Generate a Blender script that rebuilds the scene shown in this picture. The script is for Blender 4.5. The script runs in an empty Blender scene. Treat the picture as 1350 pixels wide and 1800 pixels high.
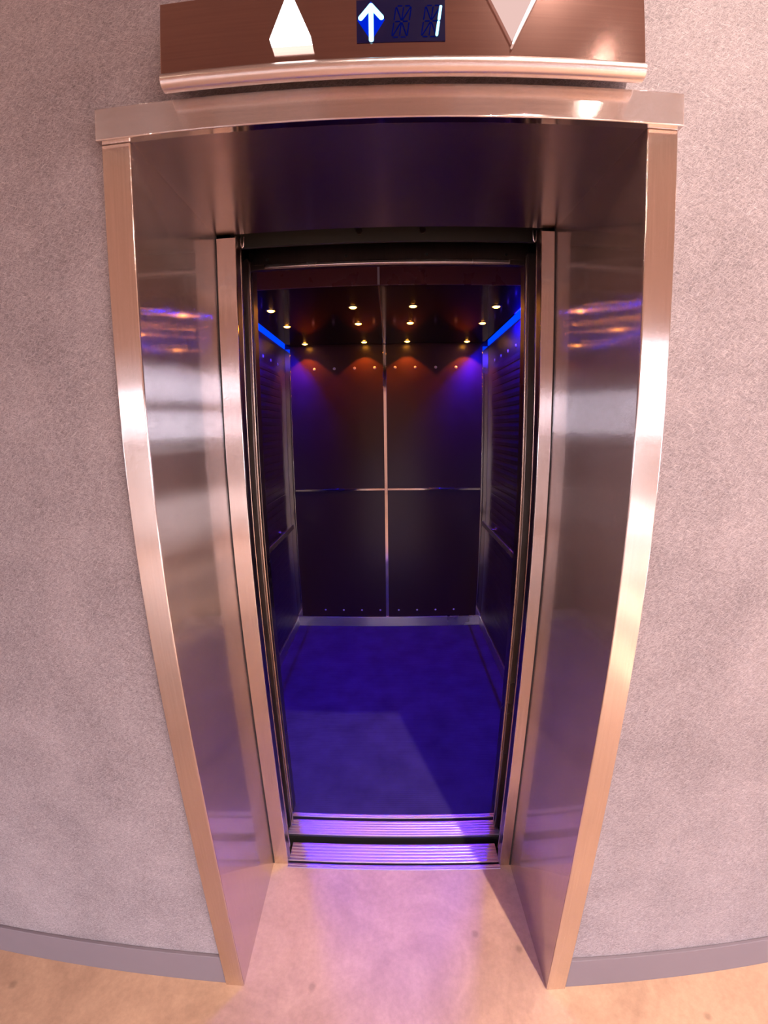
import bpy, bmesh, math, random
from mathutils import Vector, Matrix
random.seed(7)
S = bpy.context.scene
C = S.collection

# ------------------------------------------------------------------ camera
CAM_POS = (0.00528, -0.75367, 1.64815)
YAW, PITCH, ROLL = -0.022766, -0.195522, -0.013214
F_PX, K2, K3, K4 = 743.796, 0.150999, -0.420398, 0.138701      # theta = rho + K2 rho^2 + K3 rho^3 + K4 rho^4
cam = bpy.data.cameras.new('camera')
cam.type = 'PANO'
cam.panorama_type = 'FISHEYE_LENS_POLYNOMIAL'
cam.fisheye_fov = math.pi
cam.sensor_width = 18.0                                         # 100 px per mm on the 1800 px side
q = 100.0 / F_PX
cam.fisheye_polynomial_k0 = 0.0
cam.fisheye_polynomial_k1 = -q
cam.fisheye_polynomial_k2 = -K2 * q ** 2
cam.fisheye_polynomial_k3 = -K3 * q ** 3
cam.fisheye_polynomial_k4 = -K4 * q ** 4
cam.clip_start = 0.01
camo = bpy.data.objects.new('camera', cam)
C.objects.link(camo)
S.camera = camo


def cam_vec(a, b, f):
    cr, sr = math.cos(ROLL), math.sin(ROLL)
    rt, up = cr * a - sr * b, sr * a + cr * b
    cp, sp = math.cos(PITCH), math.sin(PITCH)
    ry, z = cp * f - sp * up, sp * f + cp * up
    cy, sy = math.cos(YAW), math.sin(YAW)
    return Vector((cy * rt + sy * ry, -sy * rt + cy * ry, z))


X, Y, Z = cam_vec(1, 0, 0), cam_vec(0, 1, 0), -cam_vec(0, 0, 1)
camo.matrix_world = Matrix(((X.x, Y.x, Z.x, CAM_POS[0]), (X.y, Y.y, Z.y, CAM_POS[1]), (X.z, Y.z, Z.z, CAM_POS[2]), (0, 0, 0, 1)))

# ------------------------------------------------------------------ view, world, lights
S.view_settings.view_transform = 'Standard'
S.view_settings.look = 'None'
S.view_settings.gamma = 1.0
S.view_settings.use_curve_mapping = False
S.view_settings.exposure = 0.0
S.cycles.max_bounces = 12
S.cycles.sample_clamp_indirect = 6.0

world = bpy.data.worlds.new('daylight')
S.world = world
world.use_nodes = True
bg = world.node_tree.nodes['Background']
bg.inputs[0].default_value = (0.88, 0.86, 1.0, 1)
bg.inputs[1].default_value = 12.0


def light(name, kind, loc, energy, color, aim=None, **kw):
    d = bpy.data.lights.new(name, kind)
    d.energy = energy
    d.color = color
    for k, v in kw.items():
        setattr(d, k, v)
    o = bpy.data.objects.new(name, d)
    o.location = loc
    if aim is not None:
        o.rotation_euler = (Vector(aim) - Vector(loc)).to_track_quat('-Z', 'Y').to_euler()
    C.objects.link(o)
    return o


WARM = (1.0, 0.80, 0.70)
BLUE = (0.0001, 0.0003, 1.0)
# lobby spotlight high up to the right: casts the wedge shadow beside the right side panel
light('lobby_spot', 'SPOT', (0.962, -1.50, 4.60), 1050.0, WARM, aim=(1.75, -0.05, 0.7), spot_size=math.radians(86), spot_blend=1.0, shadow_soft_size=0.025)
# a farther spotlight, mirrored as the white streak on the header
light('lobby_spot', 'AREA', (2.00, -3.50, 4.95), 4.5, (1.0, 0.9, 0.82), aim=(0.4, 0, 2.0), shape='DISK', size=0.10)
# two added fill lamps high in the lobby, to brighten its walls
light('pendant_lamp', 'POINT', (-2.6, -2.2, 4.60), 36.0, (1.0, 0.76, 0.60), shadow_soft_size=0.06)
light('pendant_lamp', 'POINT', (2.7, -2.2, 4.60), 110.0, (1.0, 0.78, 0.66), shadow_soft_size=0.06)
# afternoon sun through the lobby's side window, it falls on the floor behind the camera
light('sun', 'SUN', (6, -2, 6), 33.0, (1.0, 0.90, 0.84), aim=(6 - 4.0, -2 - 0.5, 6 - 4.0), angle=0.01)
# blue LED lamps hidden in the coves of the car's dropped ceiling
for lx in (-0.812, 0.733):
    light('blue_cove_lamp', 'AREA', (lx, 1.48, 2.352), 72.0, BLUE, aim=(lx, 1.48, 0), shape='RECTANGLE', size=0.022, size_y=0.6)


# ------------------------------------------------------------------ material helpers
def new_mat(name):
    m = bpy.data.materials.new(name)
    m.use_nodes = True
    return m, m.node_tree, m.node_tree.nodes['Principled BSDF']


def N(t, kind, **kw):
    n = t.nodes.new(kind)
    for k, v in kw.items():
        if k in n.inputs:
            n.inputs[k].default_value = v
        else:
            setattr(n, k, v)
    return n


def plain(name, col, rough=0.5, metal=0.0, spec=0.5):
    m, t, b = new_mat(name)
    b.inputs['Base Color'].default_value = (*col, 1)
    b.inputs['Roughness'].default_value = rough
    b.inputs['Metallic'].default_value = metal
    b.inputs['Specular IOR Level'].default_value = spec
    # faint handling marks
    tc = N(t, 'ShaderNodeTexCoord')
    n = N(t, 'ShaderNodeTexNoise', Scale=9.0, Detail=5.0)
    t.links.new(tc.outputs['Object'], n.inputs['Vector'])
    r = N(t, 'ShaderNodeMapRange')
    r.inputs['To Min'].default_value = max(0.02, rough - 0.05)
    r.inputs['To Max'].default_value = min(1.0, rough + 0.06)
    t.links.new(n.outputs['Fac'], r.inputs['Value'])
    t.links.new(r.outputs[0], b.inputs['Roughness'])
    return m


def glow(name, col, strength):
    m = bpy.data.materials.new(name)
    m.use_nodes = True
    t = m.node_tree
    t.nodes.remove(t.nodes['Principled BSDF'])
    e = N(t, 'ShaderNodeEmission')
    e.inputs[0].default_value = (*col, 1)
    e.inputs[1].default_value = strength
    t.links.new(e.outputs[0], t.nodes['Material Output'].inputs[0])
    return m


def steel(name, col, rough, spread, blur, grain, gscale=260.0):
    """brushed stainless: the micro scratches tilt the normal only along `blur`, so reflections smear that way; grain = direction of the brush lines"""
    m, t, b = new_mat(name)
    b.inputs['Metallic'].default_value = 1.0
    if spread:
        geo = N(t, 'ShaderNodeNewGeometry')
        big = N(t, 'ShaderNodeVectorMath', operation='SCALE')
        big.inputs['Scale'].default_value = 9137.0
        t.links.new(geo.outputs['Position'], big.inputs[0])
        wn = N(t, 'ShaderNodeTexWhiteNoise', noise_dimensions='3D')
        t.links.new(big.outputs[0], wn.inputs['Vector'])
        ce = N(t, 'ShaderNodeMath', operation='MULTIPLY_ADD')
        ce.inputs[1].default_value = 2.0
        ce.inputs[2].default_value = -1.0
        t.links.new(wn.outputs['Value'], ce.inputs[0])
        ab = N(t, 'ShaderNodeMath', operation='ABSOLUTE')
        t.links.new(ce.outputs[0], ab.inputs[0])
        p3 = N(t, 'ShaderNodeMath', operation='POWER')
        p3.inputs[1].default_value = 2.2
        t.links.new(ab.outputs[0], p3.inputs[0])
        p2 = N(t, 'ShaderNodeMath', operation='MULTIPLY')
        t.links.new(p3.outputs[0], p2.inputs[0]); t.links.new(ce.outputs[0], p2.inputs[1])
        sv = N(t, 'ShaderNodeVectorMath', operation='SCALE')
        sv.inputs[0].default_value = [c * spread for c in blur]
        t.links.new(p2.outputs[0], sv.inputs['Scale'])
        ad = N(t, 'ShaderNodeVectorMath', operation='ADD')
        t.links.new(geo.outputs['Normal'], ad.inputs[0]); t.links.new(sv.outputs[0], ad.inputs[1])
        no = N(t, 'ShaderNodeVectorMath', operation='NORMALIZE')
        t.links.new(ad.outputs[0], no.inputs[0])
        t.links.new(no.outputs[0], b.inputs['Normal'])
    tc = N(t, 'ShaderNodeTexCoord')
    mp = N(t, 'ShaderNodeMapping')
    mp.inputs['Scale'].default_value = [gscale * (0.02 if abs(grain[i]) > 0.5 else 1.0) for i in range(3)]
    t.links.new(tc.outputs['Object'], mp.inputs['Vector'])
    n = N(t, 'ShaderNodeTexNoise', Scale=1.0, Detail=4.0)
    t.links.new(mp.outputs[0], n.inputs['Vector'])
    n2 = N(t, 'ShaderNodeTexNoise', Scale=3.0, Detail=3.0)
    t.links.new(tc.outputs['Object'], n2.inputs['Vector'])
    r = N(t, 'ShaderNodeMapRange')
    r.inputs['From Min'].default_value = 0.3
    r.inputs['From Max'].default_value = 0.7
    r.inputs['To Min'].default_value = rough * 0.88
    r.inputs['To Max'].default_value = rough * 1.12
    t.links.new(n2.outputs['Fac'], r.inputs['Value'])
    t.links.new(r.outputs[0], b.inputs['Roughness'])
    cr = N(t, 'ShaderNodeMapRange')
    cr.inputs['From Min'].default_value = 0.3
    cr.inputs['From Max'].default_value = 0.7
    cr.inputs['To Min'].default_value = 0.93
    cr.inputs['To Max'].default_value = 1.04
    t.links.new(n.outputs['Fac'], cr.inputs['Value'])
    mx = N(t, 'ShaderNodeVectorMath', operation='SCALE')
    mx.inputs[0].default_value = col
    t.links.new(cr.outputs[0], mx.inputs['Scale'])
    t.links.new(mx.outputs[0], b.inputs['Base Color'])
    return m


def wall_mat():
    """matt plaster-like covering full of fine short fibres and broader cloudy wear"""
    m, t, b = new_mat('fibre_wall')
    tc = N(t, 'ShaderNodeTexCoord')
    outs = []
    for ang, sx, sz in ((38, 620, 60), (-24, 560, 70), (68, 640, 90), (4, 600, 110)):
        mp0 = N(t, 'ShaderNodeMapping')
        mp0.inputs['Rotation'].default_value = (0, math.radians(ang), 0)
        mp1 = N(t, 'ShaderNodeMapping')
        mp1.inputs['Scale'].default_value = (sz, 1, sx)
        t.links.new(tc.outputs['Object'], mp0.inputs['Vector'])
        t.links.new(mp0.outputs[0], mp1.inputs['Vector'])
        n = N(t, 'ShaderNodeTexNoise', Scale=1.0, Detail=3.0, Roughness=0.6, Distortion=0.6)
        t.links.new(mp1.outputs[0], n.inputs['Vector'])
        outs.append(n.outputs['Fac'])
    last = None
    for k, o_ in enumerate(outs):
        r_ = N(t, 'ShaderNodeMapRange')
        r_.inputs['From Min'].default_value = 0.47
        r_.inputs['From Max'].default_value = 0.78
        t.links.new(o_, r_.inputs['Value'])
        if last is None:
            last = r_.outputs[0]
        else:
            mxn = N(t, 'ShaderNodeMath', operation='MAXIMUM')
            t.links.new(last, mxn.inputs[0]); t.links.new(r_.outputs[0], mxn.inputs[1])
            last = mxn.outputs[0]
    cl = N(t, 'ShaderNodeTexNoise', Scale=5.0, Detail=6.0, Roughness=0.62)
    t.links.new(tc.outputs['Object'], cl.inputs['Vector'])
    f = N(t, 'ShaderNodeMapRange')
    f.inputs['From Min'].default_value = -0.12
    f.inputs['From Max'].default_value = 0.85
    f.inputs['To Min'].default_value = 0.0
    f.inputs['To Max'].default_value = 1.0
    t.links.new(last, f.inputs['Value'])
    c1 = N(t, 'ShaderNodeMapRange')
    c1.inputs['From Min'].default_value = 0.3
    c1.inputs['From Max'].default_value = 0.7
    c1.inputs['To Min'].default_value = -0.12
    c1.inputs['To Max'].default_value = 0.12
    t.links.new(cl.outputs['Fac'], c1.inputs['Value'])
    s = N(t, 'ShaderNodeMath', operation='ADD')
    t.links.new(f.outputs[0], s.inputs[0]); t.links.new(c1.outputs[0], s.inputs[1])
    rp = N(t, 'ShaderNodeValToRGB')
    rp.color_ramp.elements[0].position = 0.0
    rp.color_ramp.elements[0].color = (0.110, 0.088, 0.098, 1)
    rp.color_ramp.elements[1].position = 1.0
    rp.color_ramp.elements[1].color = (0.48, 0.41, 0.425, 1)
    t.links.new(s.outputs[0], rp.inputs['Fac'])
    t.links.new(rp.outputs[0], b.inputs['Base Color'])
    b.inputs['Roughness'].default_value = 0.62
    b.inputs['Specular IOR Level'].default_value = 0.3
    bp = N(t, 'ShaderNodeBump', Strength=0.35, Distance=0.0015)
    t.links.new(f.outputs[0], bp.inputs['Height'])
    t.links.new(bp.outputs[0], b.inputs['Normal'])
    return m


def floor_mat(name, dark, lite, rough=0.42):
    m, t, b = new_mat(name)
    tc = N(t, 'ShaderNodeTexCoord')
    n1 = N(t, 'ShaderNodeTexNoise', Scale=3.2, Detail=8.0, Roughness=0.65, Distortion=0.8)
    n2 = N(t, 'ShaderNodeTexNoise', Scale=55.0, Detail=5.0, Roughness=0.7)
    v = N(t, 'ShaderNodeTexVoronoi', Scale=7.0)
    for n in (n1, n2, v):
        t.links.new(tc.outputs['Object'], n.inputs['Vector'])
    rp = N(t, 'ShaderNodeValToRGB')
    rp.color_ramp.elements[0].position = 0.32
    rp.color_ramp.elements[0].color = (*dark, 1)
    rp.color_ramp.elements[1].position = 0.60
    rp.color_ramp.elements[1].color = (*lite, 1)
    t.links.new(n1.outputs['Fac'], rp.inputs['Fac'])
    fr = N(t, 'ShaderNodeMapRange')
    fr.inputs['From Min'].default_value = 0.3
    fr.inputs['From Max'].default_value = 0.7
    fr.inputs['To Min'].default_value = 0.88
    fr.inputs['To Max'].default_value = 1.06
    t.links.new(n2.outputs['Fac'], fr.inputs['Value'])
    # small round drip stains
    sp = N(t, 'ShaderNodeMapRange')
    sp.inputs['From Min'].default_value = 0.05
    sp.inputs['From Max'].default_value = 0.11
    sp.inputs['To Min'].default_value = 0.72
    sp.inputs['To Max'].default_value = 1.0
    t.links.new(v.outputs['Distance'], sp.inputs['Value'])
    mu = N(t, 'ShaderNodeMath', operation='MULTIPLY')
    t.links.new(fr.outputs[0], mu.inputs[0]); t.links.new(sp.outputs[0], mu.inputs[1])
    sc = N(t, 'ShaderNodeVectorMath', operation='SCALE')
    t.links.new(rp.outputs[0], sc.inputs[0]); t.links.new(mu.outputs[0], sc.inputs['Scale'])
    t.links.new(sc.outputs[0], b.inputs['Base Color'])
    b.inputs['Roughness'].default_value = rough
    b.inputs['Specular IOR Level'].default_value = 0.35
    bp = N(t, 'ShaderNodeBump', Strength=0.15, Distance=0.001)
    t.links.new(n2.outputs['Fac'], bp.inputs['Height'])
    t.links.new(bp.outputs[0], b.inputs['Normal'])
    return m


def ribbed_mat():
    """dark rubber car floor with fine ribs running side to side"""
    m, t, b = new_mat('ribbed_rubber')
    tc = N(t, 'ShaderNodeTexCoord')
    w = N(t, 'ShaderNodeTexWave', Scale=28.0, wave_type='BANDS', bands_direction='Y')
    n = N(t, 'ShaderNodeTexNoise', Scale=6.0, Detail=6.0)
    t.links.new(tc.outputs['Object'], w.inputs['Vector'])
    t.links.new(tc.outputs['Object'], n.inputs['Vector'])
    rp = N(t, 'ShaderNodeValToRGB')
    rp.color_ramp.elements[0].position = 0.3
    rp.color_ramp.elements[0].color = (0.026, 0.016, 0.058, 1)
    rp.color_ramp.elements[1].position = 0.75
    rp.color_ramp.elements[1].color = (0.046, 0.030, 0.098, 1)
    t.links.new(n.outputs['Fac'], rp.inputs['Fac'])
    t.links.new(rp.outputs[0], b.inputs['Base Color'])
    b.inputs['Roughness'].default_value = 0.6
    b.inputs['Specular IOR Level'].default_value = 0.10
    bp = N(t, 'ShaderNodeBump', Strength=0.4, Distance=0.001)
    t.links.new(w.outputs['Fac'], bp.inputs['Height'])
    t.links.new(bp.outputs[0], b.inputs['Normal'])
    return m


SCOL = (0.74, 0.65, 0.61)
M = dict(
    wall=wall_mat(),
    base=plain('baseboard_paint', (0.185, 0.150, 0.172), 0.55),
    floor=floor_mat('tan_floor', (0.40, 0.240, 0.160), (0.55, 0.345, 0.228)),
    carfloor=ribbed_mat(),
    ceiling=plain('ceiling_paint', (0.27, 0.21, 0.20), 0.8),
    lobbywall=plain('lobby_paint', (0.66, 0.49, 0.42), 0.7),
    paving=plain('tan_paving', (0.050, 0.036, 0.030), 0.8),
    terrace=plain('pale_terrace_paving', (0.30, 0.25, 0.225), 0.8),  # bright ground added as a reflector beyond the side windows
    lobbydark=plain('dark_window_frame', (0.06, 0.05, 0.05), 0.5),
    side=steel('brushed_side_panel', (0.64, 0.56, 0.565), 0.07, 1.45, (0, 1, 0), (0, 0, 1)),
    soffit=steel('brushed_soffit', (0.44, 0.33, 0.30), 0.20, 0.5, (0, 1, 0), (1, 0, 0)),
    casing=steel('brushed_casing', SCOL, 0.12, 0.9, (1, 0, 0), (0, 0, 1)),
    header=steel('brushed_header', SCOL, 0.08, 0.9, (0, 0, 1), (1, 0, 0)),
    box=steel('brushed_indicator', (0.46, 0.28, 0.235), 0.12, 0.04, (0, 0, 1), (1, 0, 0)),
    tube=steel('satin_tube', (0.80, 0.70, 0.66), 0.26, 0.3, (1, 0, 0), (1, 0, 0)),
    dsteel=steel('dull_steel', (0.25, 0.19, 0.165), 0.30, 0.5, (1, 0, 0), (0, 0, 1)),
    trim=steel('car_trim_steel', (0.75, 0.64, 0.60), 0.08, 0.0, (1, 0, 0), (0, 0, 1)),
    doors=steel('door_edge_steel', (0.46, 0.34, 0.28), 0.22, 0.3, (1, 0, 0), (0, 0, 1)),
    sill=steel('grooved_aluminium', (0.50, 0.42, 0.52), 0.42, 0.3, (0, 1, 0), (1, 0, 0)),
    kick=steel('kick_plate_steel', (0.66, 0.58, 0.56), 0.30, 0.4, (0, 0, 1), (1, 0, 0)),
    black=plain('black_gap', (0.008, 0.008, 0.008), 0.6),
    grime=plain('greasy_dark_metal', (0.045, 0.042, 0.035), 0.5, 0.3),
    laminate=plain('dark_laminate', (0.032, 0.010, 0.007), 0.30, 0.0, 0.4),
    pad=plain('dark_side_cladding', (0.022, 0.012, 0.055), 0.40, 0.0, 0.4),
    dropceil=plain('polished_black_ceiling', (0.012, 0.009, 0.011), 0.12, 0.0, 0.22),
    fascia=plain('ceiling_fascia', (0.16, 0.055, 0.055), 0.28, 0.0, 0.4),
    screw=plain('rivet_metal', (0.75, 0.68, 0.72), 0.35, 0.4),
    lamp=glow('warm_lamp_lens', (1.0, 0.36, 0.035), 60.0),
    led=glow('blue_led_diffuser', (0.0, 0.030, 1.0), 2.2),  # emission in place of the wall lit by the cove lamps
    leddim=glow('dim_blue_led', (0.0, 0.003, 1.0), 0.16),
    lit=glow('lit_white_lantern', (1.0, 0.97, 0.98), 3.5),
    unlit=glow('dim_pink_lantern', (1.0, 0.66, 0.60), 0.85),  # lantern is off; emission imitates room light reflected on its face
    unlit_side=glow('white_lantern_edge', (1.0, 0.95, 0.95), 1.8),  # highlight on the right facet, put in as emission
    screen=plain('display_glass', (0.002, 0.002, 0.012), 0.12),
    seg=glow('lit_display_segment', (0.30, 0.75, 1.0), 3.2),
    halo=glow('display_back_glow', (0.0, 0.02, 0.75), 0.9),
    ghost=glow('unlit_display_segment', (0.0, 0.004, 0.14), 0.7),
    silver=plain('lamp_trim', (0.30, 0.20, 0.12), 0.3, 0.9),
)
M['screen'].node_tree.nodes['Principled BSDF'].inputs['Emission Color'].default_value = (0.0, 0.0, 0.05, 1)
M['screen'].node_tree.nodes['Principled BSDF'].inputs['Emission Strength'].default_value = 0.35


# ------------------------------------------------------------------ mesh helpers
def bx(bm, x0, x1, y0, y1, z0, z1, bev=0.0):
    vs = [bm.verts.new((x, y, z)) for x in (x0, x1) for y in (y0, y1) for z in (z0, z1)]
    fs = [(0, 1, 3, 2), (4, 6, 7, 5), (0, 4, 5, 1), (2, 3, 7, 6), (0, 2, 6, 4), (1, 5, 7, 3)]
    faces = [bm.faces.new([vs[i] for i in f]) for f in fs]
    if bev:
        es = list({e for f in faces for e in f.edges})
        bmesh.ops.bevel(bm, geom=es, offset=bev, segments=3, affect='EDGES', profile=0.5)


def hexa(bm, pts, bev=0.0):
    """eight corners: bottom ring of four, then top ring of four"""
    vs = [bm.verts.new(p) for p in pts]
    fs = [(3, 2, 1, 0), (4, 5, 6, 7)] + [(i, (i + 1) % 4, (i + 1) % 4 + 4, i + 4) for i in range(4)]
    faces = [bm.faces.new([vs[i] for i in f]) for f in fs]
    if bev:
        es = list({e for f in faces for e in f.edges})
        bmesh.ops.bevel(bm, geom=es, offset=bev, segments=2, affect='EDGES')


def prism(bm, poly, axis, a, b):
    """poly in the plane normal to axis (0: yz, 1: xz, 2: xy), extruded a..b"""
    def p3(p, v):
        return {0: (v, p[0], p[1]), 1: (p[0], v, p[1]), 2: (p[0], p[1], v)}[axis]
    r0 = [bm.verts.new(p3(p, a)) for p in poly]
    r1 = [bm.verts.new(p3(p, b)) for p in poly]
    bm.faces.new(r0)
    bm.faces.new(list(reversed(r1)))
    for i in range(len(poly)):
        j = (i + 1) % len(poly)
        bm.faces.new((r0[i], r1[i], r1[j], r0[j]))


def lathe(bm, prof, cx, cy, cz, seg=24, axis='Z'):
    """prof: (radius, height) pairs"""
    rings = []
    for r, h in prof:
        ring = []
        for k in range(seg):
            a = 2 * math.pi * k / seg
            u, v = max(r, 1e-4) * math.cos(a), max(r, 1e-4) * math.sin(a)
            if axis == 'Z':
                p = (cx + u, cy + v, cz + h)
            elif axis == 'Y':
                p = (cx + u, cy + h, cz + v)
            else:
                p = (cx + h, cy + u, cz + v)
            ring.append(bm.verts.new(p))
        rings.append(ring)
    for a, b in zip(rings, rings[1:]):
        for k in range(seg):
            bm.faces.new((a[k], a[(k + 1) % seg], b[(k + 1) % seg], b[k]))
    bm.faces.new(rings[0])
    bm.faces.new(list(reversed(rings[-1])))


def tube(bm, path, r, seg=10):
    rings = []
    n = len(path)
    for i, p in enumerate(path):
        d = (Vector(path[min(i + 1, n - 1)]) - Vector(path[max(i - 1, 0)])).normalized()
        ref = Vector((0, 1, 0)) if abs(d.y) < 0.9 else Vector((1, 0, 0))
        u = d.cross(ref).normalized()
        v = d.cross(u).normalized()
        rings.append([bm.verts.new(Vector(p) + r * (math.cos(2 * math.pi * k / seg) * u + math.sin(2 * math.pi * k / seg) * v)) for k in range(seg)])
    for a, b in zip(rings, rings[1:]):
        for k in range(seg):
            bm.faces.new((a[k], a[(k + 1) % seg], b[(k + 1) % seg], b[k]))
    bm.faces.new(rings[0])
    bm.faces.new(list(reversed(rings[-1])))


def obj(name, bm, mat, parent=None, smooth=False):
    bmesh.ops.recalc_face_normals(bm, faces=bm.faces)
    me = bpy.data.meshes.new(name)
    bm.to_mesh(me)
    bm.free()
    me.materials.append(mat)
    if smooth:
        me.set_sharp_from_angle(angle=math.radians(40))
        me.polygons.foreach_set('use_smooth', [not (smooth == 'bevel' and max(abs(c) for c in p.normal) > 0.999) for p in me.polygons])
    o = bpy.data.objects.new(name, me)
    C.objects.link(o)
    if parent is not None:
        o.parent = parent
        o.matrix_parent_inverse = Matrix.Translation(-parent.location)
    return o


def box(name, mat, parent, *a, bev=0.0):
    bm = bmesh.new()
    bx(bm, *a, bev=bev)
    return obj(name, bm, mat, parent, smooth='bevel' if bev > 0 else False)


def thing(name, label, cat, loc=(0, 0, 0), group=None):
    o = bpy.data.objects.new(name, None)
    C.objects.link(o)
    o.location = loc
    o.empty_display_size = 0.1
    return tag(o, label, cat, group)


def tag(o, label, cat, group=None):
    o['label'] = label
    o['category'] = cat
    if group:
        o['group'] = group
    return o


def struct(name, mat, *a, bev=0.0):
    o = box(name, mat, None, *a, bev=bev)
    o['kind'] = 'structure'
    return o


# ------------------------------------------------------------------ the setting
WY = 0.015                                   # face of the lobby wall
struct('wall_left', M['wall'], -4.0, -0.479, WY, 0.13, 0.0, 5.6)
struct('wall_right', M['wall'], 0.479, 4.0, WY, 0.13, 0.0, 5.6)
struct('wall_above', M['wall'], -0.479, 0.479, WY, 0.13, 2.215, 5.6)
bm = bmesh.new()
bx(bm, -4.0, 4.0, -5.2, 0.383, -0.06, 0.0)
bx(bm, -0.50, -0.4195, 0.383, 0.41, -0.06, 0.0)
bx(bm, 0.4159, 0.50, 0.383, 0.41, -0.06, 0.0)
obj('floor', bm, M['floor'])['kind'] = 'structure'
struct('ceiling', M['ceiling'], -4.0, 4.0, -5.2, 0.13, 5.6, 5.66)
struct('baseboard_left', M['base'], -4.0, -0.5262, 0.005, WY, 0.0, 0.130, bev=0.0015)
struct('baseboard_right', M['base'], 0.5275, 4.0, 0.005, WY, 0.0, 0.130, bev=0.0015)


def holed_wall(name, mat, axis, a, b, u0, u1, z0, z1, holes):
    """a wall slab with rectangular openings; u runs along the wall"""
    bm = bmesh.new()
    us = sorted({u0, u1} | {h[0] for h in holes} | {h[1] for h in holes})
    zs = sorted({z0, z1} | {h[2] for h in holes} | {h[3] for h in holes})
    for ua, ub in zip(us, us[1:]):
        for za, zb in zip(zs, zs[1:]):
            mu, mz = (ua + ub) / 2, (za + zb) / 2
            if any(h[0] < mu < h[1] and h[2] < mz < h[3] for h in holes):
                continue
            if axis == 'Y':
                bx(bm, ua, ub, a, b, za, zb)
            else:
                bx(bm, a, b, ua, ub, za, zb)
    o = obj(name, bm, mat)
    o['kind'] = 'structure'
    return o


REAR_WIN = [(-3.9, -2.3, 0.10, 1.55), (-2.1, -0.7, 0.10, 1.55), (0.7, 2.1, 0.10, 1.50), (2.3, 3.9, 0.10, 1.50),
            (-3.9, -2.5, 1.88, 2.32), (2.6, 3.9, 2.30, 2.90)]
holed_wall('wall_rear', M['lobbywall'], 'Y', -5.2, -5.05, -4.0, 4.0, 0.0, 5.6, REAR_WIN)
EAST_WIN = [(-4.2, -0.5, 0.20, 0.85), (-4.2, -0.5, 1.45, 2.00), (-4.2, -0.5, 2.12, 2.55)]
holed_wall('wall_east', M['lobbywall'], 'X', 4.0, 4.15, -5.2, 0.13, 0.0, 5.6, EAST_WIN)
holed_wall('wall_west', M['lobbywall'], 'X', -4.15, -4.0, -5.2, 0.13, 0.0, 5.6, [(-3.6, -1.6, 1.5, 2.2)])
struct('ground_outside', M['paving'], -400.0, 4.15, -400.0, 4.0, -0.16, -0.10)
struct('ground_terrace', M['terrace'], 4.15, 400.0, -9.0, 4.0, -0.16, -0.10)  # pale patch added to brighten reflections in the left side panel
struct('ground_lawn', M['paving'], 4.15, 400.0, -400.0, -9.0, -0.16, -0.10)  # kept dark so the added pale patch stays out of rear reflections
for k, (a, b, c, d) in enumerate(REAR_WIN):
    bm = bmesh.new()
    for r in ((a, a + .05, c, d), (b - .05, b, c, d), (a, b, c, c + .05), (a, b, d - .05, d), ((a + b) / 2 - .02, (a + b) / 2 + .02, c, d)):
        bx(bm, r[0], r[1], -5.15, -5.10, r[2], r[3])
    o = obj('window_%d' % (k + 1), bm, M['lobbydark'])
    o['kind'] = 'structure'

# ------------------------------------------------------------------ doorway frame of brushed steel
frame = thing('elevator_door_frame', 'tall brushed stainless steel frame lining the elevator doorway', 'door frame', (0, 0.0, 0))
XL, XR = -0.5241, 0.5253
WI = 0.4668
WBL, WBR, D = -0.4777, 0.4568, 0.399
WDL, WDR = -0.4193, 0.4157
HZ = 2.192
for a, b, e in ((XL, -WI, XL), (WI, XR, XR - .004)):
    bm = bmesh.new()
    bx(bm, a, b, 0.0, 0.0050, 0.0, HZ, bev=0.0024)
    bx(bm, e + .0002, e + .0038, 0.004, WY, 0.0, HZ)
    obj('side_casing', bm, M['casing'], frame, smooth='bevel')
box('header_casing', M['header'], frame, XL - 0.003, XR + 0.003, -0.012, 0.0045, HZ, 2.2487, bev=0.0020)
box('header_return', M['header'], frame, XL, XR, 0.0045, WY, 2.215, 2.2470)
# reveal panels (very slightly splayed)
bm = bmesh.new()
hexa(bm, [(-WI - .012, .004, 0), (-WI, .004, 0), (WBL, D, 0), (WBL - .012, D, 0), (-WI - .012, .004, 2.21), (-WI, .004, 2.21), (WBL, D, 2.21), (WBL - .012, D, 2.21)])
obj('side_panel', bm, M['side'], frame)
bm = bmesh.new()
hexa(bm, [(WI, .004, 0), (WI + .012, .004, 0), (WBR + .012, D, 0), (WBR, D, 0), (WI, .004, 2.21), (WI + .012, .004, 2.21), (WBR + .012, D, 2.21), (WBR, D, 2.21)])
obj('side_panel', bm, M['side'], frame)
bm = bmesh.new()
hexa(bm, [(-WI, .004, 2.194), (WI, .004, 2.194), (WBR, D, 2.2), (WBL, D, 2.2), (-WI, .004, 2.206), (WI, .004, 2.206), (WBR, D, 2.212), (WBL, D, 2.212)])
obj('soffit_panel', bm, M['soffit'], frame)
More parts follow.
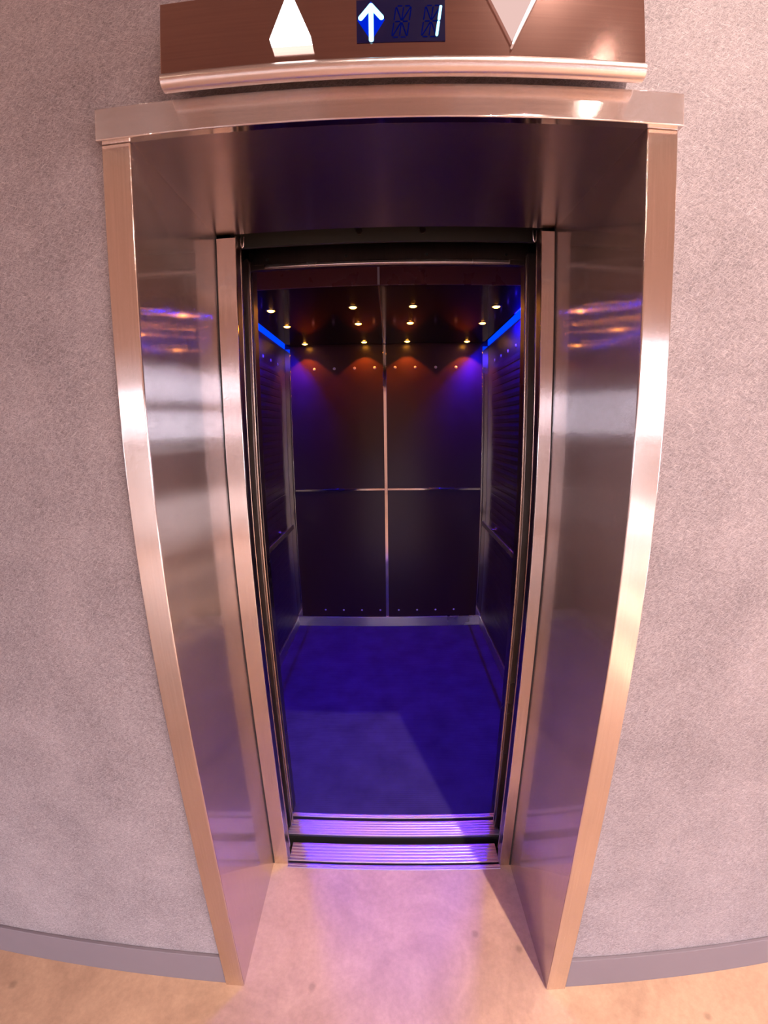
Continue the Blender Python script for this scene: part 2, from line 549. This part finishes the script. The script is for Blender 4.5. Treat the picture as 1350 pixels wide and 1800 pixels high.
# strips facing the lobby at the back of the reveal, dark joint beside each
for sx, a, b in ((-1, WBL, WDL), (1, WDR, WBR)):
    if sx < 0:
        box('joint', M['black'], frame, a - .004, a + .0035, D - .0005, D + .004, 0, 2.2)
        box('jamb_strip', M['casing'], frame, a + .0035, b, D - 0.002, D + .006, 0, 2.192, bev=0.0018)
        box('jamb_return', M['dsteel'], frame, b - .006, b, D + .006, D + .036, 0, 2.2)
    else:
        box('joint', M['black'], frame, b - .0035, b + .004, D - .0005, D + .004, 0, 2.2)
        box('jamb_strip', M['casing'], frame, a, b - .0035, D - 0.002, D + .006, 0, 2.192, bev=0.0018)
        box('jamb_return', M['dsteel'], frame, a, a + .006, D + .006, D + .036, 0, 2.2)
    # curled rubber seal end under the soffit corner
    ex = b if sx < 0 else a
    pts = []
    for k in range(9):
        an = math.radians(180 * k / 8)
        pts.append((ex - sx * (0.004 + 0.010 * (1 - math.cos(an)) / 2), D + .028, 2.205 - 0.030 * math.sin(an)))
    bm = bmesh.new()
    tube(bm, pts, 0.0028)
    obj('seal_end', bm, M['tube'], frame, smooth=True)
lh = box('head_plate', M['grime'], frame, -0.47, 0.47, 0.497, 0.507, 2.206, 2.36)
for x in (-0.085, 0.10):
    bm = bmesh.new()
    lathe(bm, [(0.0, -.004), (0.009, -.004), (0.010, 0.0)], x, 0.497, 2.236, 16, 'Y')
    obj('bolt_head', bm, M['dsteel'], frame, smooth=True)

# ------------------------------------------------------------------ floor indicator above the doorway
ind = thing('floor_indicator', 'brushed metal floor indicator panel with blue display above the doorway', 'indicator', (0.0285, WY, 2.26))
IX0, IX1, IY = -0.382, 0.4385, -0.040
bm = bmesh.new()
bx(bm, IX0, IX1, IY, IY + .022, 2.262, 2.392, bev=0.0012)
bx(bm, IX0 + .001, IX1 - .001, IY + .022, WY, 2.288, 2.391)
obj('housing', bm, M['box'], ind, smooth='bevel')
bm = bmesh.new()
lathe(bm, [(0.0115, 0.0), (0.0137, 0.002), (0.0137, IX1 - IX0 - 0.002), (0.0115, IX1 - IX0)], IX0, IY + 0.006, 2.2582, 40, 'X')
obj('bottom_rail', bm, M['tube'], ind, smooth=True)
# up lantern (lit) and down lantern: raised triangular prisms
bm = bmesh.new()
prism(bm, [(-0.187, 2.2955), (-0.119, 2.2955), (-0.1535, 2.378)], 1, IY - 0.016, IY)
obj('up_lantern', bm, M['lit'], ind)['label'] = 'lit white triangle pointing up'
bm = bmesh.new()
prism(bm, [(0.210, 2.2955), (0.1695, 2.378), (0.2505, 2.378)], 1, IY - 0.007, IY)
dl = obj('down_lantern', bm, M['unlit'], ind)
dl['label'] = 'pale pinkish triangle pointing down'
bm = bmesh.new()
prism(bm, [(0.210, 2.2915), (0.2505, 2.378), (0.2565, 2.378), (0.2125, 2.2905)], 1, IY - 0.009, IY)
obj('lantern_edge', bm, M['unlit_side'], dl)
disp = box('display', M['screen'], ind, -0.0455, 0.1000, IY - 0.0012, IY, 2.2945, 2.3655)
DY = IY - 0.0012


def stroke(bm, p, q, w, y0=DY - 0.0008, y1=DY, seg=8):
    """flat round-ended stroke in the display plane"""
    (xa, za), (xb, zb) = p, q
    a = math.atan2(zb - za, xb - xa)
    poly = []
    for k in range(seg + 1):
        t_ = a - math.pi / 2 + math.pi * k / seg
        poly.append((xb + w * math.cos(t_), zb + w * math.sin(t_)))
    for k in range(seg + 1):
        t_ = a + math.pi / 2 + math.pi * k / seg
        poly.append((xa + w * math.cos(t_), za + w * math.sin(t_)))
    prism(bm, poly, 1, y0, y1)


bm = bmesh.new()
prism(bm, [(-0.0215, 2.3625), (-0.044, 2.331), (-0.0215, 2.296), (0.001, 2.331)], 1, DY - 0.0003, DY)
obj('arrow_backlight', bm, M['halo'], disp)
bm = bmesh.new()
stroke(bm, (-0.0215, 2.3545), (-0.0215, 2.2985), 0.0040, DY - .0010)
stroke(bm, (-0.0215, 2.3545), (-0.0385, 2.3345), 0.0040, DY - .0013)
stroke(bm, (-0.0215, 2.3545), (-0.0045, 2.3345), 0.0040, DY - .0016)
obj('up_arrow', bm, M['seg'], disp)['label'] = 'glowing pale blue arrow pointing up'


def digit(x0, lit):
    """fourteen-segment slanted digit; x0 = lower left"""
    W_, H_, sl = 0.025, 0.052, 0.008

    def P(u, v):
        return (x0 + u * W_ + v * sl, 2.3015 + v * H_)
    segs = [((0, 1), (.5, 1)), ((.5, 1), (1, 1)), ((0, 0), (.5, 0)), ((.5, 0), (1, 0)), ((0, 1), (0, .5)), ((0, .5), (0, 0)),
            ((1, 1), (1, .5)), ((1, .5), (1, 0)), ((0, .5), (.5, .5)), ((.5, .5), (1, .5)), ((0, 1), (.5, .5)), ((1, 1), (.5, .5)),
            ((0, 0), (.5, .5)), ((1, 0), (.5, .5)), ((.5, 1), (.5, .5)), ((.5, 0), (.5, .5))]
    gb, lb = bmesh.new(), bmesh.new()
    nl = 0
    for i, (p, q_) in enumerate(segs):
        a, b = Vector(P(*p)), Vector(P(*q_))
        d = (b - a).normalized() * 0.003
        if i in lit:
            stroke(lb, tuple(a + d), tuple(b - d), 0.0022, DY - 0.0012)
            nl += 1
        else:
            stroke(gb, tuple(a + d), tuple(b - d), 0.0009, DY - 0.0002 - 0.00002 * i)
    obj('unlit_digit', gb, M['ghost'], disp)
    if nl:
        obj('lit_digit', lb, M['seg'], disp)['label'] = 'glowing blue floor number 1'
    else:
        lb.free()


digit(0.012, ())
digit(0.0605, (6, 7))

# ------------------------------------------------------------------ sills


def sill_profile(y0, y1, top, n, depth=0.0025):
    """grooved top from y0 to y1 with n ribs"""
    pts = []
    w = (y1 - y0) / n
    for k in range(n):
        a = y0 + k * w
        pts += [(a, top - depth), (a + w * .22, top), (a + w * .72, top), (a + w * .94, top - depth)]
    pts.append((y1, top - depth))
    return pts


def sill(parent, x0, x1, spans, bottom):
    for name, y0, y1, top, n in spans:
        bm = bmesh.new()
        prof = sill_profile(y0, y1, top, n)
        prism(bm, prof + [(y1, bottom), (y0, bottom)], 0, x0, x1)
        obj(name, bm, M['sill'], parent)


ls = thing('landing_door_sill', 'grooved aluminium sill at the lobby edge, in front of the dark gap', 'door sill', (0, 0.44, 0), 'grooved aluminium door sills')
sill(ls, -0.4193, 0.4157, [('sill_lip', 0.3835, 0.4035, 0.0015, 2), ('grooved_plate', 0.4125, 0.4920, 0.0015, 6)], -0.05)
box('guide_slot', M['black'], ls, -0.4193, 0.4157, 0.4035, 0.4125, -0.05, -0.022)
cs = thing('car_door_sill', 'grooved aluminium sill on the elevator car side of the dark gap', 'door sill', (0, 0.58, 0), 'grooved aluminium door sills')
sill(cs, -0.452, 0.448, [('grooved_plate', 0.5300, 0.6020, 0.0015, 6), ('sill_lip', 0.6160, 0.6360, 0.0015, 2)], -0.05)
box('guide_slot', M['black'], cs, -0.452, 0.448, 0.602, 0.616, -0.05, -0.022)
box('sill_nosing', M['grime'], cs, -0.452, 0.448, 0.5240, 0.5300, -0.06, -0.002)

# ------------------------------------------------------------------ sliding doors, parked open (only their leading edges show)


def door_leaf(name, label, cat, xe, sgn, y0, y1, z0, z1, mat):
    t = thing(name, label, cat, (xe, (y0 + y1) / 2, z0), name.replace('_', ' ') + 's slid open')
    bm = bmesh.new()
    a, b = (xe - 0.36, xe) if sgn < 0 else (xe, xe + 0.36)
    bx(bm, a, b, y0, y1, z0, z1, bev=0.003)
    obj('leaf', bm, mat, t, smooth='bevel')
    bm = bmesh.new()
    r = 0.0055
    tube(bm, [(xe - sgn * .001, (y0 + y1) / 2 - .004, z0 + .01), (xe - sgn * .001, (y0 + y1) / 2 - .004, z1 - .01)], r, 12)
    obj('edge_bead', bm, M['doors'], t, smooth=True)
    bm = bmesh.new()
    bx(bm, min(xe + sgn * .02, xe + sgn * .06), max(xe + sgn * .02, xe + sgn * .06), (y0 + y1) / 2 - .003, (y0 + y1) / 2 + .003, z0 - .012, z0)
    obj('guide_shoe', bm, M['black'], t)
    return t


door_leaf('car_door', 'edge of the open steel car door beside the left jamb', 'elevator door', -0.440, -1, 0.556, 0.588, 0.012, 2.20, M['dsteel'])
door_leaf('car_door', 'edge of the open steel car door beside the right jamb', 'elevator door', 0.430, 1, 0.556, 0.588, 0.012, 2.20, M['dsteel'])
door_leaf('landing_door', 'dark edge of the open landing door just behind the left jamb strip', 'elevator door', -0.4290, -1, 0.448, 0.474, 0.012, 2.20, M['grime'])
door_leaf('landing_door', 'dark edge of the open landing door just behind the right jamb strip', 'elevator door', 0.4255, 1, 0.448, 0.474, 0.012, 2.20, M['black'])

# ------------------------------------------------------------------ elevator car
CX0, CX1, CY0, CY1 = -0.830, 0.755, 0.636, 2.525
CXM = -0.050
ZT = 2.62
car = thing('elevator_car', 'dark elevator car interior glowing blue, behind the open doorway', 'elevator', (-0.04, 1.6, 0))
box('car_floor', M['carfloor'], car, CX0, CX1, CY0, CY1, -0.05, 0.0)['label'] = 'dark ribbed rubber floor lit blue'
box('car_roof', M['laminate'], car, CX0 - .02, CX1 + .02, 0.60, CY1 + .02, ZT, ZT + .02)
box('back_shell', M['black'], car, CX0 - .02, CX1 + .02, CY1 + .002, CY1 + .02, 0, ZT)
# back wall: two tall and two low dark panels, steel strips between
for xa, xb in ((CX0, CXM - .011), (CXM + .011, CX1)):
    for za, zb in ((0.09, 1.174), (1.190, 2.36)):
        box('back_panel', M['laminate'], car, xa, xb, CY1 - .012, CY1, za, zb, bev=0.002)
box('vertical_trim', M['trim'], car, CXM - .0125, CXM + .0125, CY1 - .016, CY1, 0.085, 2.335, bev=0.0015)
box('horizontal_trim', M['trim'], car, CX0 + .05, CX1 - .05, CY1 - .0145, CY1, 1.174, 1.190, bev=0.001)
box('kick_plate', M['kick'], car, CX0 + .006, CX1 - .006, CY1 - .028, CY1 - .012, 0.0, 0.088, bev=0.002)
box('corner_trim', M['trim'], car, CX0, CX0 + .046, CY1 - .020, CY1 - .0121, 0.088, 2.30, bev=0.002)
box('corner_trim', M['trim'], car, CX1 - .048, CX1, CY1 - .020, CY1 - .0121, 0.088, 2.30, bev=0.002)
# side walls clad with a ribbed pad
for s, xw in ((-1, CX0), (1, CX1)):
    a, b = (xw - .02, xw) if s < 0 else (xw, xw + .02)
    box('side_wall', M['pad'], car, a, b, 0.60, CY1 + .0, 0, ZT)
    bm = bmesh.new()
    prof = []
    z = 0.14
    pitch = 0.052
    inn = lambda d: xw - s * d
    while z < 2.10:
        prof += [(inn(.0030), z), (inn(.0042), z + pitch * .12), (inn(.0045), z + pitch * .5), (inn(.0038), z + pitch * .90)]
        z += pitch
    prof += [(inn(.004), z), (xw, z), (xw, 0.14)]
    # profile lies in xz, extruded along y
    prism(bm, prof, 1, 0.80, CY1 - .17)
    obj('ribbed_cladding', bm, M['pad'], car)
    box('side_kick_plate', M['kick'], car, min(xw, inn(.014)), max(xw, inn(.014)), 0.66, CY1 - .03, 0.0, 0.09, bev=0.002)
    # front return beside the door
    fa, fb = (xw, -0.452) if s < 0 else (0.446, xw)
    box('front_return', M['dsteel'], car, fa, fb, 0.640, 0.685, 0.0, ZT, bev=0.002)
box('transom', M['dsteel'], car, -0.452, 0.446, 0.600, 0.618, 2.193, 2.46, bev=0.001)
box('transom_lip', M['tube'], car, -0.400, 0.385, 0.594, 0.612, 2.180, 2.193, bev=0.003)
box('transom_ledge', M['dsteel'], car, -0.452, 0.446, 0.600, 0.618, 2.178, 2.193, bev=0.001)
for x in (-0.389, -0.135, 0.120, 0.373):
    bm = bmesh.new()
    lathe(bm, [(0.0, -.002), (0.0045, -.002), (0.005, 0.0)], x, 0.600, 2.2085, 12, 'Y')
    obj('screw_hole', bm, M['black'], car)

# rivets
riv = bmesh.new()
lathe(riv, [(0.0, -.0050), (0.007, -.0042), (0.0110, -.0014), (0.0115, 0.0)], 0, 0, 0, 14, 'Y')
r0 = obj('rivet', riv, M['screw'], car, smooth=True)
r0.location = (-0.597, CY1 - .012, 2.137)
r0.matrix_parent_inverse = Matrix.Translation(-car.location)


def rivet(x, y, z, rz=0.0, s=1.0):
    c = r0.copy()
    c.location = (x, y, z)
    c.rotation_euler = (0, 0, rz)
    c.scale = (s, s, s)
    C.objects.link(c)
    return c


for k in range(8):
    x = -0.597 + k * 0.157
    if k:
        rivet(x, CY1 - .012, 2.137)
    rivet(x + 0.015, CY1 - .012, 0.147, 0, 0.7)
for k in range(6):
    y = 2.30 - k * 0.175
    rivet(CX0, y, 2.155, math.pi / 2)
    rivet(CX1, y, 2.160, -math.pi / 2)

# dropped ceiling: two polished black panels, seam strip, fascia at the front
DC0, DC1, DY0, DY1, DZ = -0.795, 0.708, 1.19, 2.490, 2.318
for xa, xb in ((DC0, CXM - .001), (CXM + .001, DC1)):
    box('ceiling_panel', M['dropceil'], car, xa, xb, DY0 + .012, DY1, DZ, DZ + .02)
    box('ceiling_fascia', M['fascia'], car, xa, xb, DY0, DY0 + .012, DZ, 2.50, bev=0.001)
box('ceiling_seam', M['dsteel'], car, CXM - .004, CXM + .004, DY0 + .012, DY1, DZ - .0015, DZ)
box('fascia_seam', M['screw'], car, CXM - .005, CXM + .005, DY0 - .002, DY0, DZ, 2.50)

# glowing bands standing in for cove light that washes the side walls
for s, xw, nm in ((-1, CX0, 'left'), (1, CX1, 'right')):
    t = thing('led_light_strip', 'glowing blue light strip along the %s wall under the car ceiling' % nm, 'light strip', (xw, 1.6, 2.3), 'blue ceiling edge lights')
    a, b = (xw, xw + .006) if s < 0 else (xw - .006, xw)
    box('diffuser', M['led'], t, a, b, 1.19, 2.500, 2.303, 2.345)
    a, b = (xw, xw + .009) if s < 0 else (xw - .009, xw)
    box('channel', M['dsteel'], t, a, b, 1.19, 2.500, 2.345, 2.352)

t = thing('led_light_strip', 'dim blue light line along the back wall above the car ceiling edge', 'light strip', (-0.04, CY1, 2.33), 'blue ceiling edge lights')
box('diffuser', M['leddim'], t, CX0 + .05, CX1 - .05, CY1 - .007, CY1 - .001, 2.319, 2.338)

# twelve recessed downlights
ROWS = ((1.528, 'front'), (1.8785, 'middle'), (2.4187, 'back'))
COLS = ((-0.6475, 'far left'), (-0.1987, 'left of centre'), (0.1231, 'right of centre'), (0.5719, 'far right'))
proto = None
for ry, rn in ROWS:
    for cx, cn in COLS:
        lab = 'small warm recessed downlight, %s of the %s row in the car ceiling' % (cn, rn)
        if proto is None:
            t = thing('recessed_downlight', lab, 'ceiling light', (cx, ry, DZ), 'warm downlights in the car ceiling')
            bm = bmesh.new()
            n = 28
            prof = [(0.0185, -0.0005), (0.0205, -0.0030), (0.0240, -0.0035), (0.0265, -0.0015), (0.0270, 0.0)]
            rings = [[bm.verts.new((cx + r * math.cos(2 * math.pi * k / n), ry + r * math.sin(2 * math.pi * k / n), DZ + h)) for k in range(n)] for r, h in prof]
            for a, b in zip(rings, rings[1:]):
                for k in range(n):
                    bm.faces.new((a[k], a[(k + 1) % n], b[(k + 1) % n], b[k]))
            obj('trim_ring', bm, M['silver'], t, smooth=True)
            bm = bmesh.new()
            lathe(bm, [(0.0195, 0.0), (0.0180, -0.0035), (0.0120, -0.0068), (0.006, -0.0084), (0.0, -0.0088)], cx, ry, DZ, 24)
            obj('lens', bm, M['lamp'], t, smooth=True)
            proto = t
        else:
            t = proto.copy()
            t.location = (cx, ry, DZ)
            t['label'] = lab
            C.objects.link(t)
            for ch in proto.children:
                c = ch.copy()
                c.parent = t
                c.matrix_parent_inverse = ch.matrix_parent_inverse.copy()
                C.objects.link(c)
        sp = light('downlight_beam', 'SPOT', (cx, ry, DZ - .012), 16.0 if rn == 'back' else 0.4, (1.0, 0.20, 0.02), aim=(cx, ry, 0), spot_size=math.radians(100), spot_blend=0.25, shadow_soft_size=0.012)

# handrails
for s, xw, zr, nm in ((-1, CX0, 0.935, 'left'), (1, CX1, 0.948, 'right')):
    t = thing('handrail', 'slim dark metal handrail on the %s side wall of the car' % nm, 'handrail', (xw, 1.6, zr), 'side wall handrails')
    xr = xw - s * 0.068
    box('rail', M['tube'], t, xr - .006, xr + .006, 0.85, 2.30, zr - .018, zr + .018, bev=0.004)
    for y in (1.0, 1.58, 2.14):
        bm = bmesh.new()
        tube(bm, [(xr, y, zr - .004), (xw - s * .03, y, zr - .010), (xw, y, zr - .012)], 0.007, 12)
        obj('bracket', bm, M['doors'], t, smooth=True)
        bm = bmesh.new()
        lathe(bm, [(0.018, 0.0), (0.018, -s * .006)], xw - s * .004, y, zr - .012, 18, 'X')
        obj('rosette', bm, M['doors'], t, smooth=True)

# dark lift shaft around the car so no daylight leaks in
bm = bmesh.new()
bx(bm, -1.1, 1.1, 0.135, 0.40, 2.40, 2.9)
bx(bm, -1.1, -0.49, 0.135, 0.44, -0.06, 2.9)
bx(bm, 0.49, 1.1, 0.135, 0.44, -0.06, 2.9)
bx(bm, -1.1, -1.0, 0.44, 2.7, -0.2, 2.9)
bx(bm, 1.0, 1.1, 0.44, 2.7, -0.2, 2.9)
bx(bm, -1.1, 1.1, 2.7, 2.8, -0.2, 2.9)
bx(bm, -1.1, 1.1, 0.135, 2.8, 2.9, 3.0)
bx(bm, -1.1, 1.1, 0.383, 2.8, -0.3, -0.2)
o = obj('wall_shaft', bm, M['black'])
o['kind'] = 'structure'
